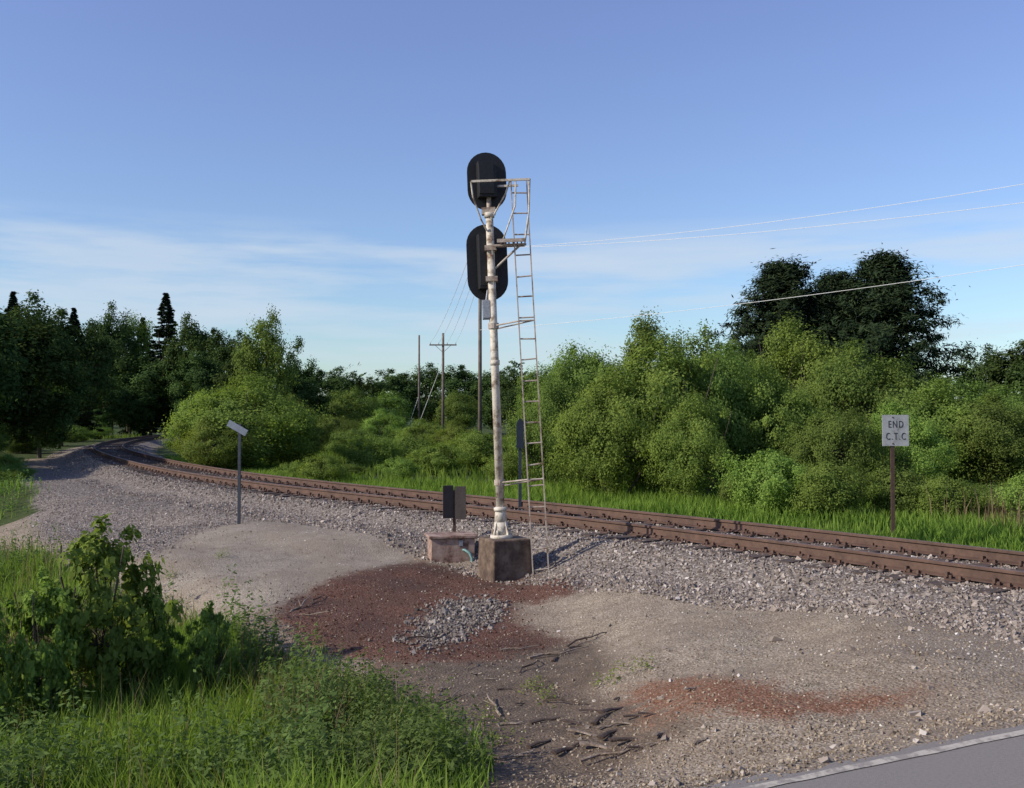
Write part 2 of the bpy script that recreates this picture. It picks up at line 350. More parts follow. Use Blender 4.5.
for i in range(12,len(cl)):
    ang=math.atan2(tt[i][1],tt[i][0])-math.pi/2+rng.normal(0,.012); 
    jit=rng.normal(0,.03)
    if cnt<100:
        o=tie0 if first else tie0.copy()
        if not first: COL.objects.link(o); o.parent=track
        first=False; o.location=(cl[i][0]+jit,cl[i][1],rng.normal(0,.002)-.003); o.rotation_euler=(0,0,ang); cnt+=1
    else:
        bb=MB().box((0,0,.43),(2.6,.22,.165)); Mx=Matrix.Translation((cl[i][0],cl[i][1],0))@Matrix.Rotation(ang,4,'Z'); bb.xf(Mx)
        n0=len(rest_v); rest_v+=[tuple(v) for v in bb.v]; rest_f+=[tuple(n0+q for q in f) for f in bb.f]
addobj("sleepers",mesh_np("sleepers",rest_v,rest_f,M_tie),track,kind="stuff")
# ------------------------------------------------------------ stones
def stonemat(name,stops):
    m,nt,out=newmat(name); at=N(nt,'ShaderNodeAttribute',attribute_name='var')
    p=N(nt,'ShaderNodeBsdfDiffuse')
    nt.links.new(ramp(nt,at.outputs['Fac'],stops),p.inputs['Color']); nt.links.new(p.outputs[0],out.inputs[0]); return m
M_stone=stonemat("ballast_stone",[(0,(.15,.123,.104)),(.45,(.25,.21,.18)),(.7,(.31,.26,.222)),(.92,(.38,.33,.288)),(1,(.52,.47,.43))])
M_pile=stonemat("pile_stone",[(0,(.12,.10,.088)),(.5,(.20,.172,.152)),(.9,(.29,.255,.228)),(1,(.42,.38,.345))])
M_peb=stonemat("pebble_stone",[(0,(.16,.125,.092)),(.5,(.28,.225,.168)),(.9,(.37,.31,.24)),(1,(.52,.47,.40))])
M_cind=stonemat("red_cinder",[(0,(.05,.025,.018)),(.6,(.12,.058,.042)),(1,(.22,.13,.095))])
CUBE=np.array([(x,y,z) for z in (-1,1) for x,y in ((-1,-1),(1,-1),(1,1),(-1,1))],float)*.5
QF=np.array([(3,2,1,0),(4,5,6,7),(0,1,5,4),(1,2,6,5),(2,3,7,6),(3,0,4,7)])
def stones(name,x,y,size,mat,z=None,zoff=.1,label="",cat="gravel"):
    n=len(x); z=Z(x,y) if z is None else z
    sz=size*rng.lognormal(0,.33,n)[:,None]*rng.uniform(.55,1.3,(n,3))
    V=CUBE[None]*sz[:,None,:]*rng.uniform(.35,1.15,(n,8,3))
    q=rng.normal(size=(n,4)); q/=np.linalg.norm(q,axis=1)[:,None]; w,a,b_,c_=q.T
    R=np.stack([np.stack([1-2*(b_*b_+c_*c_),2*(a*b_-c_*w),2*(a*c_+b_*w)],1),np.stack([2*(a*b_+c_*w),1-2*(a*a+c_*c_),2*(b_*c_-a*w)],1),np.stack([2*(a*c_-b_*w),2*(b_*c_+a*w),1-2*(a*a+b_*b_)],1)],1)
    V=np.einsum('nij,nkj->nki',R,V); V+=np.stack([x,y,z+size*zoff],1)[:,None,:]
    Fc=(np.arange(n)[:,None,None]*8+QF[None]).reshape(-1,4)
    me=mesh_np(name,V.reshape(-1,3),Fc,mat,np.repeat(rng.random(n)**1.3,6)); return addobj(name,me,kind="stuff",label=label,category=cat)
def scatter(n,xr,yr,mask,near=1.2):
    u=rng.random(n); y=yr[0]*(yr[1]/yr[0])**u; x=(rng.random(n)*(xr[1]-xr[0])+xr[0])
    x=x*y/yr[1] if near else x
    keep=mask(x,y)>rng.random(n); return x[keep],y[keep]
n=95000; s=rng.random(n)**1.9*min(len(CL)-30,140)+16; i=s.astype(int); d=rng.uniform(-3.1,2.7,n); f=s-i
cx=CL[i,0]+T[i,0]*f*.5+RN[i,0]*d; cy=CL[i,1]+T[i,1]*f*.5+RN[i,1]*d
okr=((cx-RA[0])*RS[0]+(cy-RA[1])*RS[1])<-.3; ok=okr&(rng.random(n)<np.where(np.abs(d)<.7,.6,1)); cx,cy=cx[ok],cy[ok]
stones("track_ballast",cx,cy,.030,M_stone,label="grey crushed stone ballast around the rails")
mb=lambda x,y: masks(x,y)['m_ballast']**2*(sdist(x,y)<-2.2)*(1-masks(x,y)['m_grass'])*(1-.8*pmask(x,y,PG_coarse,.3))
x1,y1=scatter(230000,(-22,22),(5,36),mb); stones("ballast_gravel",x1,y1,.021,M_stone,label="loose grey ballast stones beside the track")
mr=lambda x,y:(1-masks(x,y)['m_grass'])*(((x-RA[0])*RS[0]+(y-RA[1])*RS[1])<.02)*(sdist(x,y)<-2.3)*(.35+.65*pmask(x,y,PG_coarse,.3))
x2,y2=scatter(100000,(-14,16),(4.2,24),mr); stones("gravel_pebbles",x2,y2,.011,M_peb,label="small tan pebbles on the bare ground")
mc=lambda x,y:masks(x,y)['m_red']**1.5*(1-masks(x,y)['m_ballast'])*.6
x3,y3=scatter(50000,(-8,9),(5,18),mc); stones("red_cinders",x3,y3,.014,M_cind,label="dark red cinder lumps on bare earth",cat="cinders")
x4,y4=scatter(55000,(-4,2),(7,14),lambda x,y:pmask(x,y,PG_pile,.5)**1.8); z4=Z(x4,y4)+.03*pmask(x4,y4,PG_pile,.5)*rng.random(len(x4)); stones("ballast_pile",x4,y4,.028,M_pile,z=z4,label="low heap of dumped grey ballast stones",cat="stone heap")
mw=lambda x,y:(1-masks(x,y)['m_grass'])*(sdist(x,y)<-2.3)*(((x-RA[0])*RS[0]+(y-RA[1])*RS[1])<-.03)*.35
x5,y5=scatter(1300,(-12,16),(4.4,22),mw); stones("loose_stones",x5,y5,.028,M_stone,label="stray ballast stones scattered on the gravel")
x6,y6=scatter(7000,(-12,16),(6.5,22),lambda x,y:(1-masks(x,y)['m_grass'])*(sdist(x,y)<-2.6)*(sdist(x,y)>-4.6)*(((x-RA[0])*RS[0]+(y-RA[1])*RS[1])<-.2)*.5); 
M_chip=stonemat("pale_chip",[(0,(.38,.34,.30)),(1,(.62,.58,.53))]); stones("pale_chips",x6,y6,.012,M_chip,label="pale rock chips strewn on the ballast edge")
# ------------------------------------------------------------ signal
SX,SY=(503-512)/F*14.5,14.5
sig=empty("railway_signal",(SX,SY,0),"white flaking two-head railway signal mast with black targets and ladder","railway signal")
TI=Matrix.Rotation(-math.radians(2.19),4,'Y')
R15=Matrix.Rotation(math.radians(24),3,'Z')
b=MB(); b.box((.03,0,.24),(.62,.6,.62),R15,.96); b.obj("foundation",M_conc,sig,bevel=.02)
b=MB()
b.tube((0,0,.86),(0,0,5.25),.062,.055,18); b.tube((0,0,5.20),(0,0,5.27),.075,.075,16); b.tube((0,0,3.05),(0,0,3.12),.07,.07,16)
b.xf(TI).obj("mast",M_mast,sig,smooth=True)
b=MB(); b.tube((0,0,.545),(0,0,.60),.165,.16,16); b.tube((0,0,.58),(0,0,.78),.115,.095,16); b.tube((0,0,.78),(0,0,1.0),.095,.072,16); b.tube((0,0,.94),(0,0,.99),.097,.097,16)
for k_ in range(4):
    a=math.pi/4+k_*math.pi/2; b.prism([(0,.59),(.15,.59),(.15,.63),(.09,.80),(0,.84)],.025,(0,0,0),Matrix.Rotation(a,3,'Z')); b.tube((.135*math.cos(a+.4),.135*math.sin(a+.4),.59),(.135*math.cos(a+.4),.135*math.sin(a+.4),.67),.018,.018,6)
b.xf(TI).obj("mast_base",M_mast,sig,smooth=True)
def stadium(w,h,n=14):
    r=w/2; hh=h/2-r; pts=[]
    for i in range(n+1): a=math.pi*i/n; pts.append((r*math.cos(a),hh+r*math.sin(a)))
    for i in range(n+1): a=math.pi+math.pi*i/n; pts.append((r*math.cos(a),-hh+r*math.sin(a)))
    return pts
def head(cx,cz,w,h,lamps,yo):
    R=Matrix.Rotation(math.radians(12),3,'Z'); 
    b=MB(); b.prism(stadium(w,h),.012,(cx,yo,cz),R); b.prism(stadium(w*.97,h*.98),.03,(cx,yo+.02,cz),R)
    b.xf(TI).obj("signal_target",M_black,sig)
    b=MB(); b.box((cx,yo-.09,cz),(.27,.17,h-.34),R); b.box((cx,yo-.185,cz),(.22,.02,h-.42),R); b.tube((cx-.08,yo-.2,cz),(cx-.08,yo-.2,cz+.06),.012)
    b.xf(TI).obj("lamp_housing",M_black,sig,bevel=.02)
    for l in lamps:
        b=MB(); c=Vector((cx,yo+.035,cz+l)); pts=[math.radians(q) for q in range(-60,241,20)]
        for L in (0,.28):
            for q in pts: b.v.append(c+R@Vector((.11*math.cos(q),L,.11*math.sin(q))))
        m_=len(pts)
        for q in range(m_-1): b.f.append((q,q+1,m_+q+1,m_+q))
        b.xf(TI).obj("lamp_hood",M_black,sig)
        b=MB(); b.tube(c,c+R@Vector((0,.02,0)),.1,.1,18); b.xf(TI).obj("lens",M_lens,sig)
head(-.02,5.77,.585,.86,(-.16,.16),.16)
head(-.06,4.58,.61,1.14,(-.3,0,.3),.24)
for parts in ([('t',(0,0,5.2),(0,.1,5.55),.035),('b',(-.01,.03,5.30),(.2,.12,.10))],[('t',(0,0,4.75),(-.05,.2,4.75),.03),('b',(0,0,4.75),(.17,.17,.07))],[('t',(0,0,4.3),(-.05,.2,4.3),.03),('b',(0,0,4.3),(.17,.17,.07))]):
    b=MB()
    for q in parts: b.tube(*q[1:]) if q[0]=='t' else b.box(*q[1:])
    b.xf(TI).obj("head_bracket",M_lad,sig)
b=MB(); b.box((-.09,.02,3.86),(.13,.12,.28)); b.box((-.09,-.045,3.86),(.11,.012,.25)); b.tube((-.09,.02,4.0),(-.06,.1,4.2),.015); b.xf(TI).obj("junction_box",M_galv,sig,bevel=.01)
LT=Matrix.Translation((.545,0,0))@Matrix.Rotation(-math.radians(3.2),4,'Y'); yo=-.22; hw=.112
for sx in (-hw,hw): MB().box((sx,yo,2.86),(.018,.045,5.72)).xf(LT).obj("ladder_stringer",M_lad,sig)
for i in range(19): z=.12+i*.3; MB().tube((-hw,yo,z+rng.normal(0,.006)),(hw,yo,z+rng.normal(0,.006)),.011,.011,6).xf(LT).obj("ladder_rung",M_lad,sig)
for z in (1.35,3.62):
    a_=LT@Vector((-hw,yo,z+.06)); c_=LT@Vector((hw,yo,z+.06)); m0=TI@Vector((.03,-.05,z)); m1=TI@Vector((.03,-.03,z-.05))
    b=MB().path([m0,a_,c_],.012); b.path([m1,c_],.010); b.tube(TI@Vector((0,0,z-.04)),TI@Vector((0,0,z+.04)),.078,.078,14); b.obj("ladder_bracket",M_lad,sig)
zp=4.80
b=MB(); 
for i in range(6): b.box((.15+i*.06,-.12,zp),(.02,.42,.025))
b.box((.30,-.33,zp),(.40,.02,.05)); b.box((.30,.09,zp),(.40,.02,.05)); b.box((.28,-.12,zp-.03),(.48,.04,.03))
b.path([(.05,0,zp-.35),(.45,-.12,zp-.02)],.016)
b.xf(TI).obj("platform",M_lad,sig)
zt=5.67
b=MB()
b.box((.18,-.30,zt),(.84,.03,.03)); b.box((.19,.06,zt),(.5,.03,.03)); b.path([(.60,-.3,zt),(.60,.06,zt)],.014)
b.path([(.60,-.3,zt),(.57,-.3,5.2),(.50,-.3,zp)],.012); b.path([(.60,.06,zt),(.57,.06,5.2),(.50,.06,zp)],.012)
b.path([(-.24,-.30,zt),(-.22,-.28,5.45),(-.12,-.15,5.15),(-.04,-.05,5.0)],.012)
b.path([(.40,-.30,zt),(.38,-.3,5.3),(.18,-.3,zp)],.011)
b.path([(.32,-.3,zt),(.25,-.2,5.5),(.06,-.04,5.22)],.012)
b.path([(.57,-.3,5.3),(.57,.06,5.3)],.010)
b.xf(TI).obj("handrail",M_mast,sig)
# ------------------------------------------------------------ relay box
q=G(450,562); bx=empty("equipment_box",(q[0],q[1]+.2,zz(q[0],q[1]+.2)-.03),"low pinkish peeling equipment box on the cinders beside the signal","equipment box",rot=(0,0,math.radians(12)))
b=MB(); b.box((0,0,.18),(.68,.5,.38)); b.obj("cabinet",M_box,bx,bevel=.01)
b=MB(); b.box((0,0,.395),(.76,.56,.045)); b.obj("lid",M_box,bx,bevel=.01)
b=MB(); b.box((.12,-.258,.30),(.06,.014,.09)); b.obj("hasp",M_galv,bx)
q=G(470,562); pts=[(q[0]+.03,q[1],zz(q[0],q[1])-.05),(q[0]+.03,q[1],.12),(q[0]-.01,q[1],.2),(q[0]-.08,q[1]+.03,.24),(q[0]-.16,q[1]+.1,.24)]
o=MB().rope(pts,.022,8).obj("conduit",M_teal,None,smooth=True); o["label"]="teal cable conduit bending into the equipment box"; o["category"]="conduit"
# ------------------------------------------------------------ twin panel sign
def at(px,depth): return ((px-512)/F*depth,depth)
x,y=at(454.5,16.2); z0=zz(x,y)
zs=lambda py,d:CZ+(HOR-py)/F*d
o=empty("marker_sign",(x,y,0),"dark brown two-panel marker sign on a short post","sign")
MB().box((0,.04,(z0-.15+zs(490,16.2))/2),(.05,.03,zs(490,16.2)-z0+.15)).obj("post",M_postrust,o)
for sx in (-.101,.101):
    MB().box((sx,-.01,(zs(486,16.2)+zs(519,16.2))/2+(.015 if sx<0 else 0)),(.175,.012,.53),Matrix.Rotation(math.radians(22 if sx<0 else -6),3,'Z')).obj("panel",M_brown,o)
# ------------------------------------------------------------ tilted plate sign
q=G(239,524); x,y=q; z0=zz(x,y); dp=y
o=empty("plate_sign",(x,y,0),"thin dark post with tilted blue-grey plate on the gravel shoulder","sign")
MB().box((0,0,(z0-.2+zs(424,dp))/2),(.05,.045,zs(424,dp)-z0+.2)).obj("post",M_postdark,o)
R=Matrix.Rotation(math.radians(28),3,'Y')@Matrix.Rotation(math.radians(-12),3,'Z')
MB().box((-.03,-.04,zs(428,dp)),(.43,.015,.125),R).obj("plate",M_signback,o,bevel=.004,label="tilted blue-grey plate")
# ------------------------------------------------------------ blue marker behind mast
x,y=at(520,19.6); z0=zz(x,y)
o=empty("trackside_marker",(x,y,0),"narrow dark blue marker board on a post behind the track","marker")
MB().box((0,0,(z0-.2+zs(420,y))/2),(.06,.05,zs(420,y)-z0+.2)).obj("post",M_blue,o)
MB().prism([(-.07,-.3),(.07,-.3),(.07,.2),(0,.3),(-.07,.2)],.015,(0,-.04,zs(433,y)),Matrix.Rotation(.1,3,'Z')).obj("board",M_blue,o)
# ------------------------------------------------------------ END C.T.C. sign
dp=18.3; x,y=at(892.5,dp); z0=zz(x,y)
o=empty("track_sign",(x,y,0),"white rectangular END C.T.C. sign on a rusty post","sign",rot=(0,0,math.radians(-4)))
MB().box((0,.03,(z0-.3+zs(418,dp))/2),(.065,.04,zs(418,dp)-z0+.3)).obj("post",M_postrust,o)
zc=zs(430.5,dp)
MB().box((.05,0,zc),(.48,.012,.57)).obj("sign_panel",M_white,o,bevel=.004)
for dz in (-.24,.24): MB().tube((.0,-.005,zc+dz),(.0,-.016,zc+dz),.014,.014,8).obj("bolt",M_postrust,o)
def text(s,size,loc,parent,sx=1.0):
    cu=bpy.data.curves.new("txt",'FONT'); cu.body=s; cu.size=size; cu.align_x='CENTER'; cu.align_y='CENTER'; cu.extrude=.002; cu.offset=-.001; cu.space_character=1.28
    t=bpy.data.objects.new("tmp",cu); COL.objects.link(t); bpy.context.view_layer.update()
    me=bpy.data.meshes.new_from_object(t.evaluated_get(bpy.context.evaluated_depsgraph_get())); bpy.data.objects.remove(t)
    me.materials.clear(); me.materials.append(M_letter); ob_=addobj("lettering",me,parent,loc); ob_.rotation_euler=(math.pi/2,0,0); ob_.scale=(sx,1,1); return ob_
text("END",.18,(.05,-.011,zc+.11),o,.66); text("C.T.C",.18,(.05,-.011,zc-.11),o,.66)
# ------------------------------------------------------------ utility poles
def upole(px,depth,top,arms,label,w=.14,lean=0):
    x,y=at(px,depth); z0=zz(x,y); zt=zs(top,depth)
    o=empty("utility_pole",(x,y,0),label,"utility pole","wooden utility poles along the railway")
    MB().tube((0,0,z0-.3),(lean,0,zt),w,w*.7,10).obj("pole",M_pole,o,smooth=True)
    ends=[]
    for (dz,L,n_) in arms:
        b=MB().box((lean,-.12,zt-dz),(L,.1,.12)); b.tube((lean-L*.3,-.1,zt-dz),(lean,-.1,zt-dz-.7),.02); b.tube((lean+L*.3,-.1,zt-dz),(lean,-.1,zt-dz-.7),.02); b.obj("crossarm",M_pole,o)
        for i in range(n_):
            xx=lean-L/2+.08+(L-.16)*i/(n_-1); MB().tube((xx,-.12,zt-dz+.06),(xx,-.12,zt-dz+.22),.04,.03,8).obj("insulator",M_ins,o); ends.append((x+xx,y-.12,zt-dz+.2))
    return ends
e_near=upole(480,46,247,[(.25,.9,4)],"tall weathered wooden pole behind the signal mast",.10)
e_far=upole(443,92,333,[(1.1,2.5,4)],"wooden pole with crossarm and insulators among shrubs",.15)
upole(419,100,335,[],"bare slender wooden pole among shrubs",.12)
def wire(a,b_,sag,r=.007,label="thin overhead wire strung between utility poles"):
    n=30; pts=[]
    for i in range(n+1):
        t=i/n; p_=[a[j]+(b_[j]-a[j])*t for j in range(3)]; p_[2]-=sag*4*t*(1-t); pts.append(p_)
    o=MB().rope(pts,r,5).obj("overhead_wire",M_wire); o["label"]=label; o["category"]="wire"; o["group"]="overhead wires along the pole line"
for i in range(4): wire(e_far[i],e_near[i],.5,.012)
opx,opy=22.0,27.0; oz0=zz(opx,opy)
o=empty("utility_pole",(opx,opy,0),"wooden roadside utility pole with crossarm","utility pole","wooden utility poles along the railway")
MB().tube((0,0,oz0-.3),(0,0,10.6),.15,.11,10).obj("pole",M_pole,o,smooth=True); MB().box((0,0,9.6),(2.2,.1,.12)).obj("crossarm",M_pole,o)
wire(e_near[3],(opx-.9,opy,9.95),.5,.009); wire(e_near[1],(opx-.3,opy,9.25),.5,.009)
nx_,ny_=at(480,46); wire((nx_,ny_-.1,zs(330,46)),(opx,opy,7.75),.35,.009)
gx,gy=at(443,92); wire((gx,gy,zs(360,92)),(at(412,92)[0],92,.1),0,.02,"guy wire bracing a wooden pole"); wire((at(419,100)[0],100,zs(395,100)),(at(404,99)[0],99,.1),0,.02,"guy wire bracing a wooden pole")
# ------------------------------------------------------------ foliage
def unit(n): v=rng.normal(size=(n,3)); return v/np.linalg.norm(v,axis=1)[:,None]
def leafgeo(C,Nn,L,asp=.55):
    n=len(C); Nn=Nn/np.linalg.norm(Nn,axis=1)[:,None]; t=np.cross(Nn,unit(n)); t/=np.linalg.norm(t,axis=1)[:,None]+1e-9; b_=np.cross(Nn,t)
    L=(L*rng.uniform(.6,1.3,n))[:,None]
    V=np.stack([C-t*L*.5,C+b_*L*asp*.5+t*L*.05,C+t*L*.5,C-b_*L*asp*.5+t*L*.05],1); return V.reshape(-1,3),np.arange(n*4).reshape(n,4)
def clumpleaves(cc,cr,per,L,center,asp=.55,flat=1.0,sp=.16):
    k_=len(cc); id_=np.repeat(np.arange(k_),per); u=unit(len(id_)); r=(rng.random(len(id_))**.45)*cr[id_]*rng.lognormal(0,sp,len(id_))
    off=u*r[:,None]; off[:,2]*=flat
    C=cc[id_]+off; out_=C-center; out_/=np.linalg.norm(out_,axis=1)[:,None]+1e-6
    Nn=u*.4+out_*.75+unit(len(id_))*.7+np.array([0,0,.25]); V,Fc=leafgeo(C,Nn,L,asp)
    var=np.clip(.5+.25*rng.normal(size=len(id_))*.8+.15*np.repeat(rng.normal(size=k_),per),0,1); return V,Fc,var
def skeleton(H,cc,r0,k_=14,split=.3,multi=1):
    b=MB(); 
    for m_ in range(multi):
        bx_=rng.normal(0,.05*H*(multi>1),2); pts=[Vector((bx_[0]*.3,bx_[1]*.3,-.3))]; 
        for i in range(1,6): t=i/5; pts.append(Vector((bx_[0]*(1+t*2)+rng.normal(0,.012)*H,bx_[1]*(1+t*2)+rng.normal(0,.012)*H,t*H*.86)))
        for i in range(5): b.tube(pts[i],pts[i+1],r0*(1-i*.18),r0*(1-(i+1)*.18)+.01,7)
        for j in rng.choice(len(cc),min(k_,len(cc)),replace=False):
            c_=Vector(cc[j]); t=min(max((c_.z/H)*.7,split*.6),.8)*5; i=min(int(t),4); p0=pts[i].lerp(pts[i+1],t-i); mid_=p0.lerp(c_,.5)+Vector((0,0,-.03*H)); rr=r0*(1-i*.18)*.45
            b.tube(p0,mid_,rr,rr*.7,5); b.tube(mid_,c_,rr*.7,rr*.25,5)
    return b
VAR={}
def make_variant(key,H,W,zb,K,crr,per,L,mat,multi=1,r0=.16,kind='round',asp=.55,lob=.22):
    if kind=='round':
        u=unit(K); ph=rng.uniform(0,6.28,6)
        lobs=1+lob*np.sin(3*np.arctan2(u[:,1],u[:,0])+ph[0])*np.cos(2.5*u[:,2]+ph[1])+lob*.7*np.sin(5*np.arctan2(u[:,1],u[:,0])+ph[2]+4*u[:,2])
        rr=rng.uniform(.35,1,K)**.5*lobs; cz=(H+zb)/2; 
        cc=np.stack([u[:,0]*rr*W/2*.88,u[:,1]*rr*W/2*.88,cz+u[:,2]*rr*(H-zb)/2*.9],1)
        cc[:,2]=np.clip(cc[:,2],zb+.02*H,H*1.02); t=(cc[:,2]-zb)/(H-zb); wid=np.clip(.72+.9*t-1.0*t*t*t*.9,.35,1.15); cc[:,0]*=wid; cc[:,1]*=wid
        cr=crr*W*rng.uniform(.5,1.4,K); V,Fc,var=clumpleaves(cc,cr,per,L,np.array([0,0,cz]),asp,.85,.22)
    elif kind=='spruce':
        t=rng.random(K)**.75; z=zb+(H-zb)*t; a=rng.random(K)*6.283; tiers=.82+.18*np.sin(z*2.6*6.28/ (H*.28)); R=W/2*(1-t)**.85*tiers*rng.uniform(.55,1.05,K)+.05
        cc=np.stack([R*np.cos(a),R*np.sin(a),z-R*.25],1); cr=crr*W*(1.15-t)*rng.uniform(.6,1.2,K); V,Fc,var=clumpleaves(cc,cr,per,L,np.array([0,0,H*.4]),asp,.45)
    elif kind=='pine':
        nb=150; bl=[]
        for i in range(nb):
            t=(i+rng.random())/nb; z=zb+(H*.97-zb)*t; a=i*2.4+rng.normal(0,.3); R=W/2*(1-max(0,(t-.35)/.65)**1.6*.85)*(.8+.2*min(1,t/.2))*rng.uniform(.72,1.16)
            m_=max(3,int(K/nb))
            for q_ in np.linspace(.25,1,m_): bl.append((R*q_*math.cos(a)+rng.normal(0,.2),R*q_*math.sin(a)+rng.normal(0,.2),z+R*q_*.15+rng.normal(0,.2)))
        cc=np.array(bl); cr=crr*W*rng.uniform(.45,1.3,len(cc)); V,Fc,var=clumpleaves(cc,cr,per,L,np.array([0,0,H*.5]),asp,.6,.35)
    cm=mesh_np("crown",V,Fc,mat,var)
    sk=skeleton(H,cc,r0,16,.3,multi); tmp=sk.obj("trunk",M_bark); tm=tmp.data; bpy.data.objects.remove(tmp)
    VAR[key]=(tm,cm,H,W)
make_variant('d1',11,8,.6,130,.11,190,.28,L_dark,r0=.2)
make_variant('d2',12,7,.8,120,.12,190,.29,L_dark,r0=.2,lob=.3)
make_variant('m1',10,7,.6,130,.115,210,.22,L_mid,r0=.16)
make_variant('m2',9,7.5,.5,130,.11,210,.22,L_mid,r0=.15,lob=.3)
make_variant('w1',5,6.5,.1,200,.09,270,.115,L_mid,multi=5,r0=.06,lob=.14)
make_variant('w2',5,6,.05,190,.095,270,.115,L_mid,multi=5,r0=.06,lob=.22)
make_variant('w3',5,5.5,.1,170,.095,270,.11,L_light,multi=5,r0=.05,lob=.18)
make_variant('l1',2,2.8,.0,120,.11,190,.075,L_light,multi=5,r0=.03,lob=.25)
make_variant('l2',2,2.4,.0,110,.12,190,.075,L_mid,multi=5,r0=.03,lob=.25)
make_variant('s1',14,5,.5,480,.075,90,.30,L_pine,r0=.18,kind='spruce',asp=.35)
make_variant('p1',12,8,.6,900,.085,85,.34,L_pine,r0=.22,kind='pine',asp=.22)
make_variant('p2',13,7.5,.6,900,.085,85,.34,L_pine,r0=.22,kind='pine',asp=.22)
META={'d':("deciduous_tree","tree","dark leafy broadleaf tree at the wood edge","broadleaf trees lining the railway"),
'm':("deciduous_tree","tree","green leafy broadleaf tree behind the shrubs","broadleaf trees lining the railway"),
'w':("willow_shrub","shrub","large rounded green willow shrub on the grass verge","willow shrubs beyond the track"),
'l':("bush","bush","small leafy bush in the grass by the track","small bushes along the track"),
's':("spruce_tree","tree","dark narrow pointed spruce above the wood","spruces in the wood"),
'p':("pine_tree","tree","tall dark pine rising behind the shrubs","pines behind the shrubs")}
def tree(key,px,top,wpx,depth,label=None,xy=None,H=None):
    tm,cm,H0,W0=VAR[key]; x,y=at(px,depth) if xy is None else xy
    z0=zz(x,y); h=(zs(top,depth)-z0) if H is None else H; w=wpx/F*depth if H is None else wpx
    nm,cat,lab,grp=META[key[0]]
    e=empty(nm,(x,y,z0-.05),label or lab,cat,grp,rot=(0,0,rng.uniform(0,6.28))); e.scale=(w/W0,w/W0,h/H0*.98)
    o1=addobj("trunk" if key[0] not in 'wl' else "stem",tm,e); o2=addobj("crown",cm,e); return e
TR=[
('d1',-75,280,190,44),('d2',-10,300,150,50),('d1',28,292,100,60),('d2',62,300,80,76),('d1',85,318,60,95),('d2',-120,270,220,38),('d1',40,335,90,55),('s1',12,288,70,64),
('w2',-25,415,70,47),('w2',22,424,56,60),('w1',50,426,50,74),('w2',72,425,44,86),('w1',92,424,44,102),('l2',2,452,50,42),('l1',-8,468,50,33),('l2',14,462,40,38),
('d1',112,302,55,125),('s1',165,290,74,124),('s1',142,315,56,130),('m1',128,308,50,128),('d2',100,330,60,118),('d2',150,350,70,118),('d1',190,312,60,118),('d2',212,320,50,112),('s1',73,305,60,92),('d1',170,360,60,120),
('d1',130,375,60,116),('d2',105,372,50,112),
('d1',238,330,56,96),('m2',266,309,66,76),('d1',298,352,56,84),('d2',205,345,60,90),('d2',250,350,70,88),
('d1',330,366,70,95),('d1',360,372,50,110),('d2',300,372,60,78),
('w3',245,374,150,40),('w3',205,390,75,41),('w2',288,396,80,44),('w3',215,415,90,37.5),('w1',335,412,70,58),('m2',350,386,56,90),
('d2',395,364,60,130),('d1',430,362,60,140),('d2',465,360,60,135),('d1',500,366,60,130),('m1',385,388,55,100),('m2',458,390,46,105),('d1',520,372,60,120),('m1',545,360,60,90),
('w3',385,408,56,70),('w3',425,418,56,64),('w3',458,420,60,58),('w1',352,426,60,52),('l1',322,452,52,33),('l1',372,432,66,43),('l1',410,434,66,46),('l1',440,442,60,41),('l1',478,428,66,44),('l1',295,460,40,34),('l2',345,462,50,36),('l1',505,450,50,36),('l2',215,452,40,38),('l1',400,455,40,36),
('m1',655,305,80,46),('w1',590,336,120,34),('w3',655,334,160,29.5),('w1',705,338,130,31),('w2',556,372,84,32),('w3',610,365,125,28),('w1',540,395,60,33),('m2',700,325,90,44),('w3',690,392,95,26.5),('w2',735,345,105,35),
('p1',783,256,140,56),('p2',885,248,146,54),('p1',836,268,120,58),
('w3',800,318,140,38),('w2',860,345,150,34),('w3',770,362,115,31),('w3',930,378,135,32),('w2',985,396,125,31),('w3',900,400,105,28),('w1',1050,388,140,32),('w1',835,402,105,27),('m1',945,372,80,45),
('d1',985,343,60,66),('d2',1025,333,80,64),('d1',1075,320,110,60),('m1',1010,380,80,50),
('l1',772,446,92,23.2),('l1',828,458,90,22.6),('l2',895,462,80,23),('l1',945,472,76,22.4),('l2',985,480,70,23),('l2',740,470,50,25),('l1',1035,465,90,21)]
for t_ in TR: tree(*t_)
K=700; X=rng.uniform(-230,260,K); Y=rng.uniform(210,260,K); hh=11+2.0*np.sin(X*.06)+1.5*np.sin(X*.17+1)+rng.normal(0,.8,K); Zc=rng.random(K)**.6*hh
cc=np.stack([X,Y,Zc],1); V,Fc,var=clumpleaves(cc,rng.uniform(2,4,K),70,1.1,np.array([0,230.,0])); addobj("distant_wood",mesh_np("distant_wood",V,Fc,L_far,var),kind="stuff",label="far-off dark treeline of mixed woodland",category="wood")
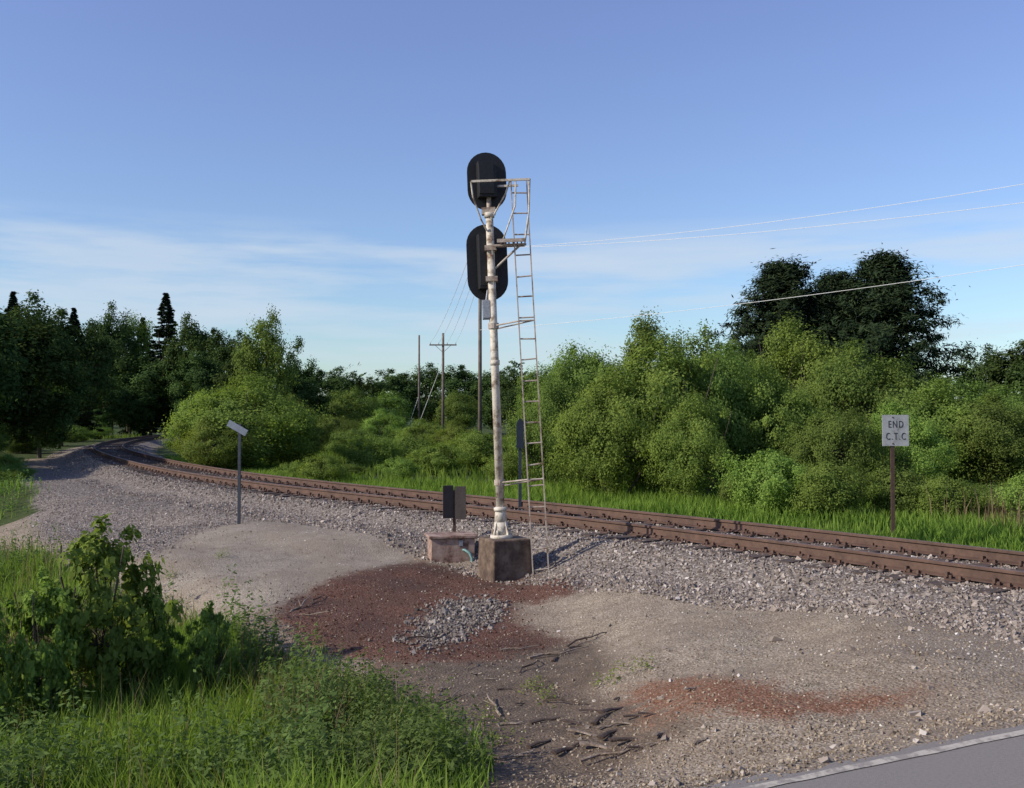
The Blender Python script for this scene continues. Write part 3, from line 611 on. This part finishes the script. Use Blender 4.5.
# ------------------------------------------------------------ grass
def grass(name,x,y,h,w,mat,label,bend=.35):
    n=len(x); z=Z(x,y)-.02; a=rng.random(n)*6.283; hh=h*rng.uniform(.45,1.25,n); ww=w*rng.uniform(.6,1.4,n); la=rng.random(n)*6.283; be=bend*hh*rng.uniform(.1,1.2,n)
    B=np.stack([x,y,z],1); s_=np.stack([np.cos(a),np.sin(a),0*a],1)*ww[:,None]/2; l=np.stack([np.cos(la)*be,np.sin(la)*be,0*a],1); up=np.array([0,0,1.])
    M1=B+up*(hh*.55)[:,None]+l*.3; Tp=B+up*(hh*(.98-.1*rng.random(n)))[:,None]+l
    V=np.stack([B-s_,B+s_,M1+s_*.8,M1-s_*.8,Tp],1).reshape(-1,3); i0=np.arange(n)[:,None]*5
    tri=np.concatenate([i0+np.array([0,1,2]),i0+np.array([0,2,3]),i0+np.array([3,2,4])],0)
    v_=np.clip(rng.normal(.5,.25,n),0,1); return addobj(name,mesh_np(name,V,tri,mat,np.tile(v_,3)),kind="stuff",label=label,category="grass")
def clumpy(x,y,s=1.0): return .55+.45*np.sin(x*1.7*s+2*np.sin(y*.9*s))*np.sin(y*1.3*s+1.7*np.sin(x*.8*s))
mg=lambda x,y:pmask(x,y,PG_grass,.34)**1.7
x,y=scatter(160000,(-22,2),(3.2,30),mg); grass("bank_grass",x,y,.20,.012,L_grassd,"green grass covering the bank beside the gravel")
x,y=scatter(110000,(-22,2),(3.2,16),lambda x,y:mg(x,y)*np.maximum(clumpy(x,y)>.65,pmask(x,y,PG_lush,.3))); grass("tall_bank_grass",x,y,.38,.012,L_grass,"tall bright grass tufts on the bank",.5)
x,y=scatter(16000,(-22,-4),(6,24),lambda x,y:mg(x,y)*(clumpy(x+3,y)>.6)); 
q=G(15,665); xe=rng.normal(q[0]-.2,.5,3000); ye=rng.normal(q[1],.5,3000)
grass("dry_grass",np.concatenate([x,xe]),np.concatenate([y,ye]),.58,.008,L_dry,"dry straw-coloured stalks among the grass",.5)
def weeds(name,x,y,h,L,mat,label,nl=22):
    n=len(x); z=Z(x,y); hh=h*rng.uniform(.4,1.35,n); id_=np.repeat(np.arange(n),nl); t=rng.random(n*nl)**.8; la=rng.normal(0,.12,(n,2))
    rad=.10*rng.random(n*nl)*(1.1-t*.6); a=rng.random(n*nl)*6.283
    C=np.stack([x[id_]+la[id_,0]*t*hh[id_]+rad*np.cos(a),y[id_]+la[id_,1]*t*hh[id_]+rad*np.sin(a),z[id_]+t*hh[id_]],1)
    Nn=np.stack([np.cos(a)*.5,np.sin(a)*.5,.8+0*a],1)+unit(len(a))*.35; V,Fc=leafgeo(C,Nn,L*(1.15-.5*t),.4)
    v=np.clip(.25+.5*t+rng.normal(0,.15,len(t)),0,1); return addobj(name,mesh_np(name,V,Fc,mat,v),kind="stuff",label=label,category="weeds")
PG_w=poly([(300,664),(370,690),(450,738),(475,790),(380,800),(310,760),(290,700),(250,645)])
x,y=scatter(24000,(-6,2),(4,12),lambda x,y:pmask(x,y,PG_w,.45)*mg(x,y)*.75*(.2+1.1*clumpy(x*1.5,y*1.5,1.6))); weeds("bank_weeds",x,y,.33,.058,L_weed,"dense leafy green weeds at the edge of the gravel")
x,y=scatter(18000,(-22,-4),(4,22),lambda x,y:mg(x,y)*(clumpy(x,y+4,.8)>.5)*.7*(1-.9*pmask(x,y,PG_lush,.3))); weeds("mixed_weeds",x,y,.5,.075,L_weed,"mixed leafy weeds on the grassy bank")
x,y=scatter(5000,(-40,-5),(14,45),lambda x,y:pmask(x,y,PG_strip,.6)); weeds("shoulder_weeds",x,y,.45,.10,L_weed,"ragged leafy weeds on the ballast shoulder",16)
x,y=scatter(1500,(-10,-1),(4,12),lambda x,y:mg(x,y)*.8); grass("seed_stalks",x,y,.55,.005,L_dry,"thin seed stalks above the weeds",.3)
n=150000; s=rng.random(n)**1.3*110+14; i=s.astype(int); d=2.5+rng.random(n)**1.3*11; x=CL[i,0]+RN[i,0]*d; y=CL[i,1]+RN[i,1]*d; ok=(y>7)&((y<34)|(d<6))&(((x-RA[0])*RS[0]+(y-RA[1])*RS[1])<-.6)&(clumpy(x,y,.7)>rng.random(n)*.7)
grass("verge_grass",x[ok],y[ok],.36,.02,L_grass,"bright green tall grass along the far side of the track")
x=rng.uniform(-60,60,60000); y=rng.uniform(26,110,60000); ok=(np.abs(sdist(x,y))>4.5)&~((x<-8)&(sdist(x,y)<0)&(sdist(x,y)>-7)); grass("meadow_grass",x[ok],y[ok],.55,.06,L_grassd,"rough meadow grass around the shrubs")
x=rng.normal(11.4,.9,1100); y=rng.normal(20.5,1.0,1100); grass("reeds",x,y,.9,.018,L_dry,"dry pale reeds standing in the wet grass",.25)
x,y=scatter(30000,(-40,-5),(14,45),lambda x,y:pmask(x,y,PG_strip,.5)*clumpy(x,y)); grass("shoulder_grass",x,y,.3,.02,L_grass,"grass tufts on the ballast shoulder")
spr=[(222,557),(530,690),(610,682),(170,578),(545,700),(640,668),(500,742),(480,722)]
xs_,ys_=[],[]
for a,b_ in spr:
    q=G(a,b_); m_=rng.normal(0,.06,(14,2)); xs_+=list(q[0]+m_[:,0]); ys_+=list(q[1]+m_[:,1])
weeds("gravel_sprigs",np.array(xs_),np.array(ys_),.12,.035,L_light,"small green sprigs growing in the gravel",8)
make_variant('f1',1.5,1.5,.0,120,.075,60,.085,L_light,multi=7,r0=.012,lob=.25,asp=.6)
make_variant('f2',1.5,1.5,.0,90,.08,55,.085,L_mid,multi=7,r0=.012,lob=.3,asp=.6)
META['f']=("leafy_shrub","shrub","bright young leafy shrub on the grassy bank","young shrubs on the bank")
for k_,px,top,w,dpt in (('f1',100,506,130,9.6),('f1',45,558,85,9.0),('f1',152,572,60,9.9),('f1',212,592,54,9.8),('f2',-5,580,70,8.6)): tree(k_,px,top,w,dpt)
# ------------------------------------------------------------ debris
def stick(L,r,mat,flat=1.0,fork=True):
    b=MB(); pts=[Vector((-L/2,0,0))]; 
    for i in range(4): pts.append(Vector((-L/2+L*(i+1)/4,rng.normal(0,.04)*L,rng.normal(0,.02)*L+.01)))
    for i in range(4): b.tube(pts[i],pts[i+1],r*(1-.15*i),r*(1-.15*(i+1)),7)
    if fork: b.tube(pts[2],pts[2]+Vector((L*.25,L*.18,.03)),r*.5,r*.2,5); b.tube(pts[1],pts[1]+Vector((L*.2,-L*.15,.04)),r*.4,r*.2,5)
    for v in b.v: v.z*=flat
    return b
sm_=[]
for (L,r,mt,fl,fk) in ((.7,.016,M_dead,1,True),(.32,.032,M_dwood,.5,False),(.8,.012,M_dwood,1,True),(.28,.035,M_dead,.4,False)):
    o=stick(L,r,mt,fl,fk).obj("dead_branch",mt); sm_.append((o.data,mt)); bpy.data.objects.remove(o)
sticks=[(560,655,1.1,0),(530,668,.9,2),(600,720,.9,1),(612,712,1.1,1),(585,735,1,3),(630,742,1,1),(600,748,1.1,3),(570,705,.7,2),(540,745,.8,1),(650,716,.6,1),(495,708,.9,0),(480,745,1.1,3),(620,755,.9,0),(520,650,.7,0),(690,690,.6,3),(565,752,.9,1),(300,608,1.1,0),(318,600,.9,2),(310,616,.8,0),(590,640,1,2),(660,735,.7,3),(510,725,.8,3),(545,722,.9,1),(610,735,1.0,1),(430,640,.8,2),(450,700,.7,0),(640,750,.6,1),(625,725,.7,3),(575,725,.7,1),(700,742,.5,3),(555,660,.8,1),(540,655,.6,3),(575,648,.6,1),(500,760,.8,0),(525,755,.7,3),(460,720,.6,3),(440,690,.5,3),(505,690,.5,1),
 (590,712,.6,1),(605,728,.5,3),(635,718,.6,1),(580,745,.5,1),(655,745,.5,3),(617,700,.5,1),(520,705,.45,1),(490,680,.45,3),(470,668,.5,2),(510,672,.5,1)]
for a,b_,sc,kd in sticks:
    q=G(a,b_); o=addobj("dead_branch",sm_[kd][0]); o.location=(q[0],q[1],zz(*q)+.012); o.rotation_euler=(rng.normal(0,.08),rng.normal(0,.08),rng.normal(.3,.7)); o.scale=(sc*.85,)*3
    o["label"]="bleached broken branch lying on bare dirt" if kd in (0,3) else "dark broken wood piece lying on bare dirt"; o["category"]="branch"; o["group"]="broken wood scattered on the dirt"
# ------------------------------------------------------------ light + sky
sd=Vector((-.88,-.34,.56)).normalized(); el=math.asin(sd.z); az=math.atan2(sd.x,sd.y)
L=bpy.data.lights.new("sun",'SUN'); L.energy=4.9; L.angle=math.radians(.5); L.color=(1,.92,.78); lo=bpy.data.objects.new("sun",L); COL.objects.link(lo); lo.rotation_euler=sd.to_track_quat('Z','Y').to_euler(); lo.location=(-30,0,30)
w=bpy.data.worlds.new("World"); S.world=w; w.use_nodes=True; nt=w.node_tree; nt.nodes.clear()
out=nt.nodes.new('ShaderNodeOutputWorld'); bg=nt.nodes.new('ShaderNodeBackground'); sky=nt.nodes.new('ShaderNodeTexSky'); sky.sky_type='NISHITA'; sky.sun_disc=False; sky.sun_elevation=el; sky.sun_rotation=az; sky.air_density=1.0; sky.dust_density=.5; sky.ozone_density=2.0
tc=N(nt,'ShaderNodeTexCoord'); sx=N(nt,'ShaderNodeSeparateXYZ'); nt.links.new(tc.outputs['Generated'],sx.inputs[0])
mp=N(nt,'ShaderNodeMapping'); mp.inputs['Scale'].default_value=(1.8,1.8,15); mp.inputs['Rotation'].default_value=(0,math.radians(2.5),0); mp.inputs['Location'].default_value=(1.9,.3,.55); nt.links.new(tc.outputs['Generated'],mp.inputs[0])
nz=noise(nt,mp.outputs[0],1.9,8,.55); cl_=ramp(nt,nz,[(.42,0.),(.56,.75),(.68,1.)])
band=ramp(nt,sx.outputs[2],[(.0,.15),(.05,.7),(.11,1.),(.165,.95),(.195,0.)])
cm=math_(nt,'MULTIPLY',math_(nt,'MULTIPLY',cl_,band),.75)
grade=ramp(nt,sx.outputs[2],[(0,(.80,.93,.98)),(.12,(.90,.98,1.12)),(.4,(1.14,1.03,1.28))])
skc=mix(nt,1.0,sky.outputs[0],grade,'MULTIPLY')
c=mix(nt,cm,skc,(4.5,5.15,5.95))
nt.links.new(c,bg.inputs[0]); bg.inputs[1].default_value=.14; nt.links.new(bg.outputs[0],out.inputs[0])
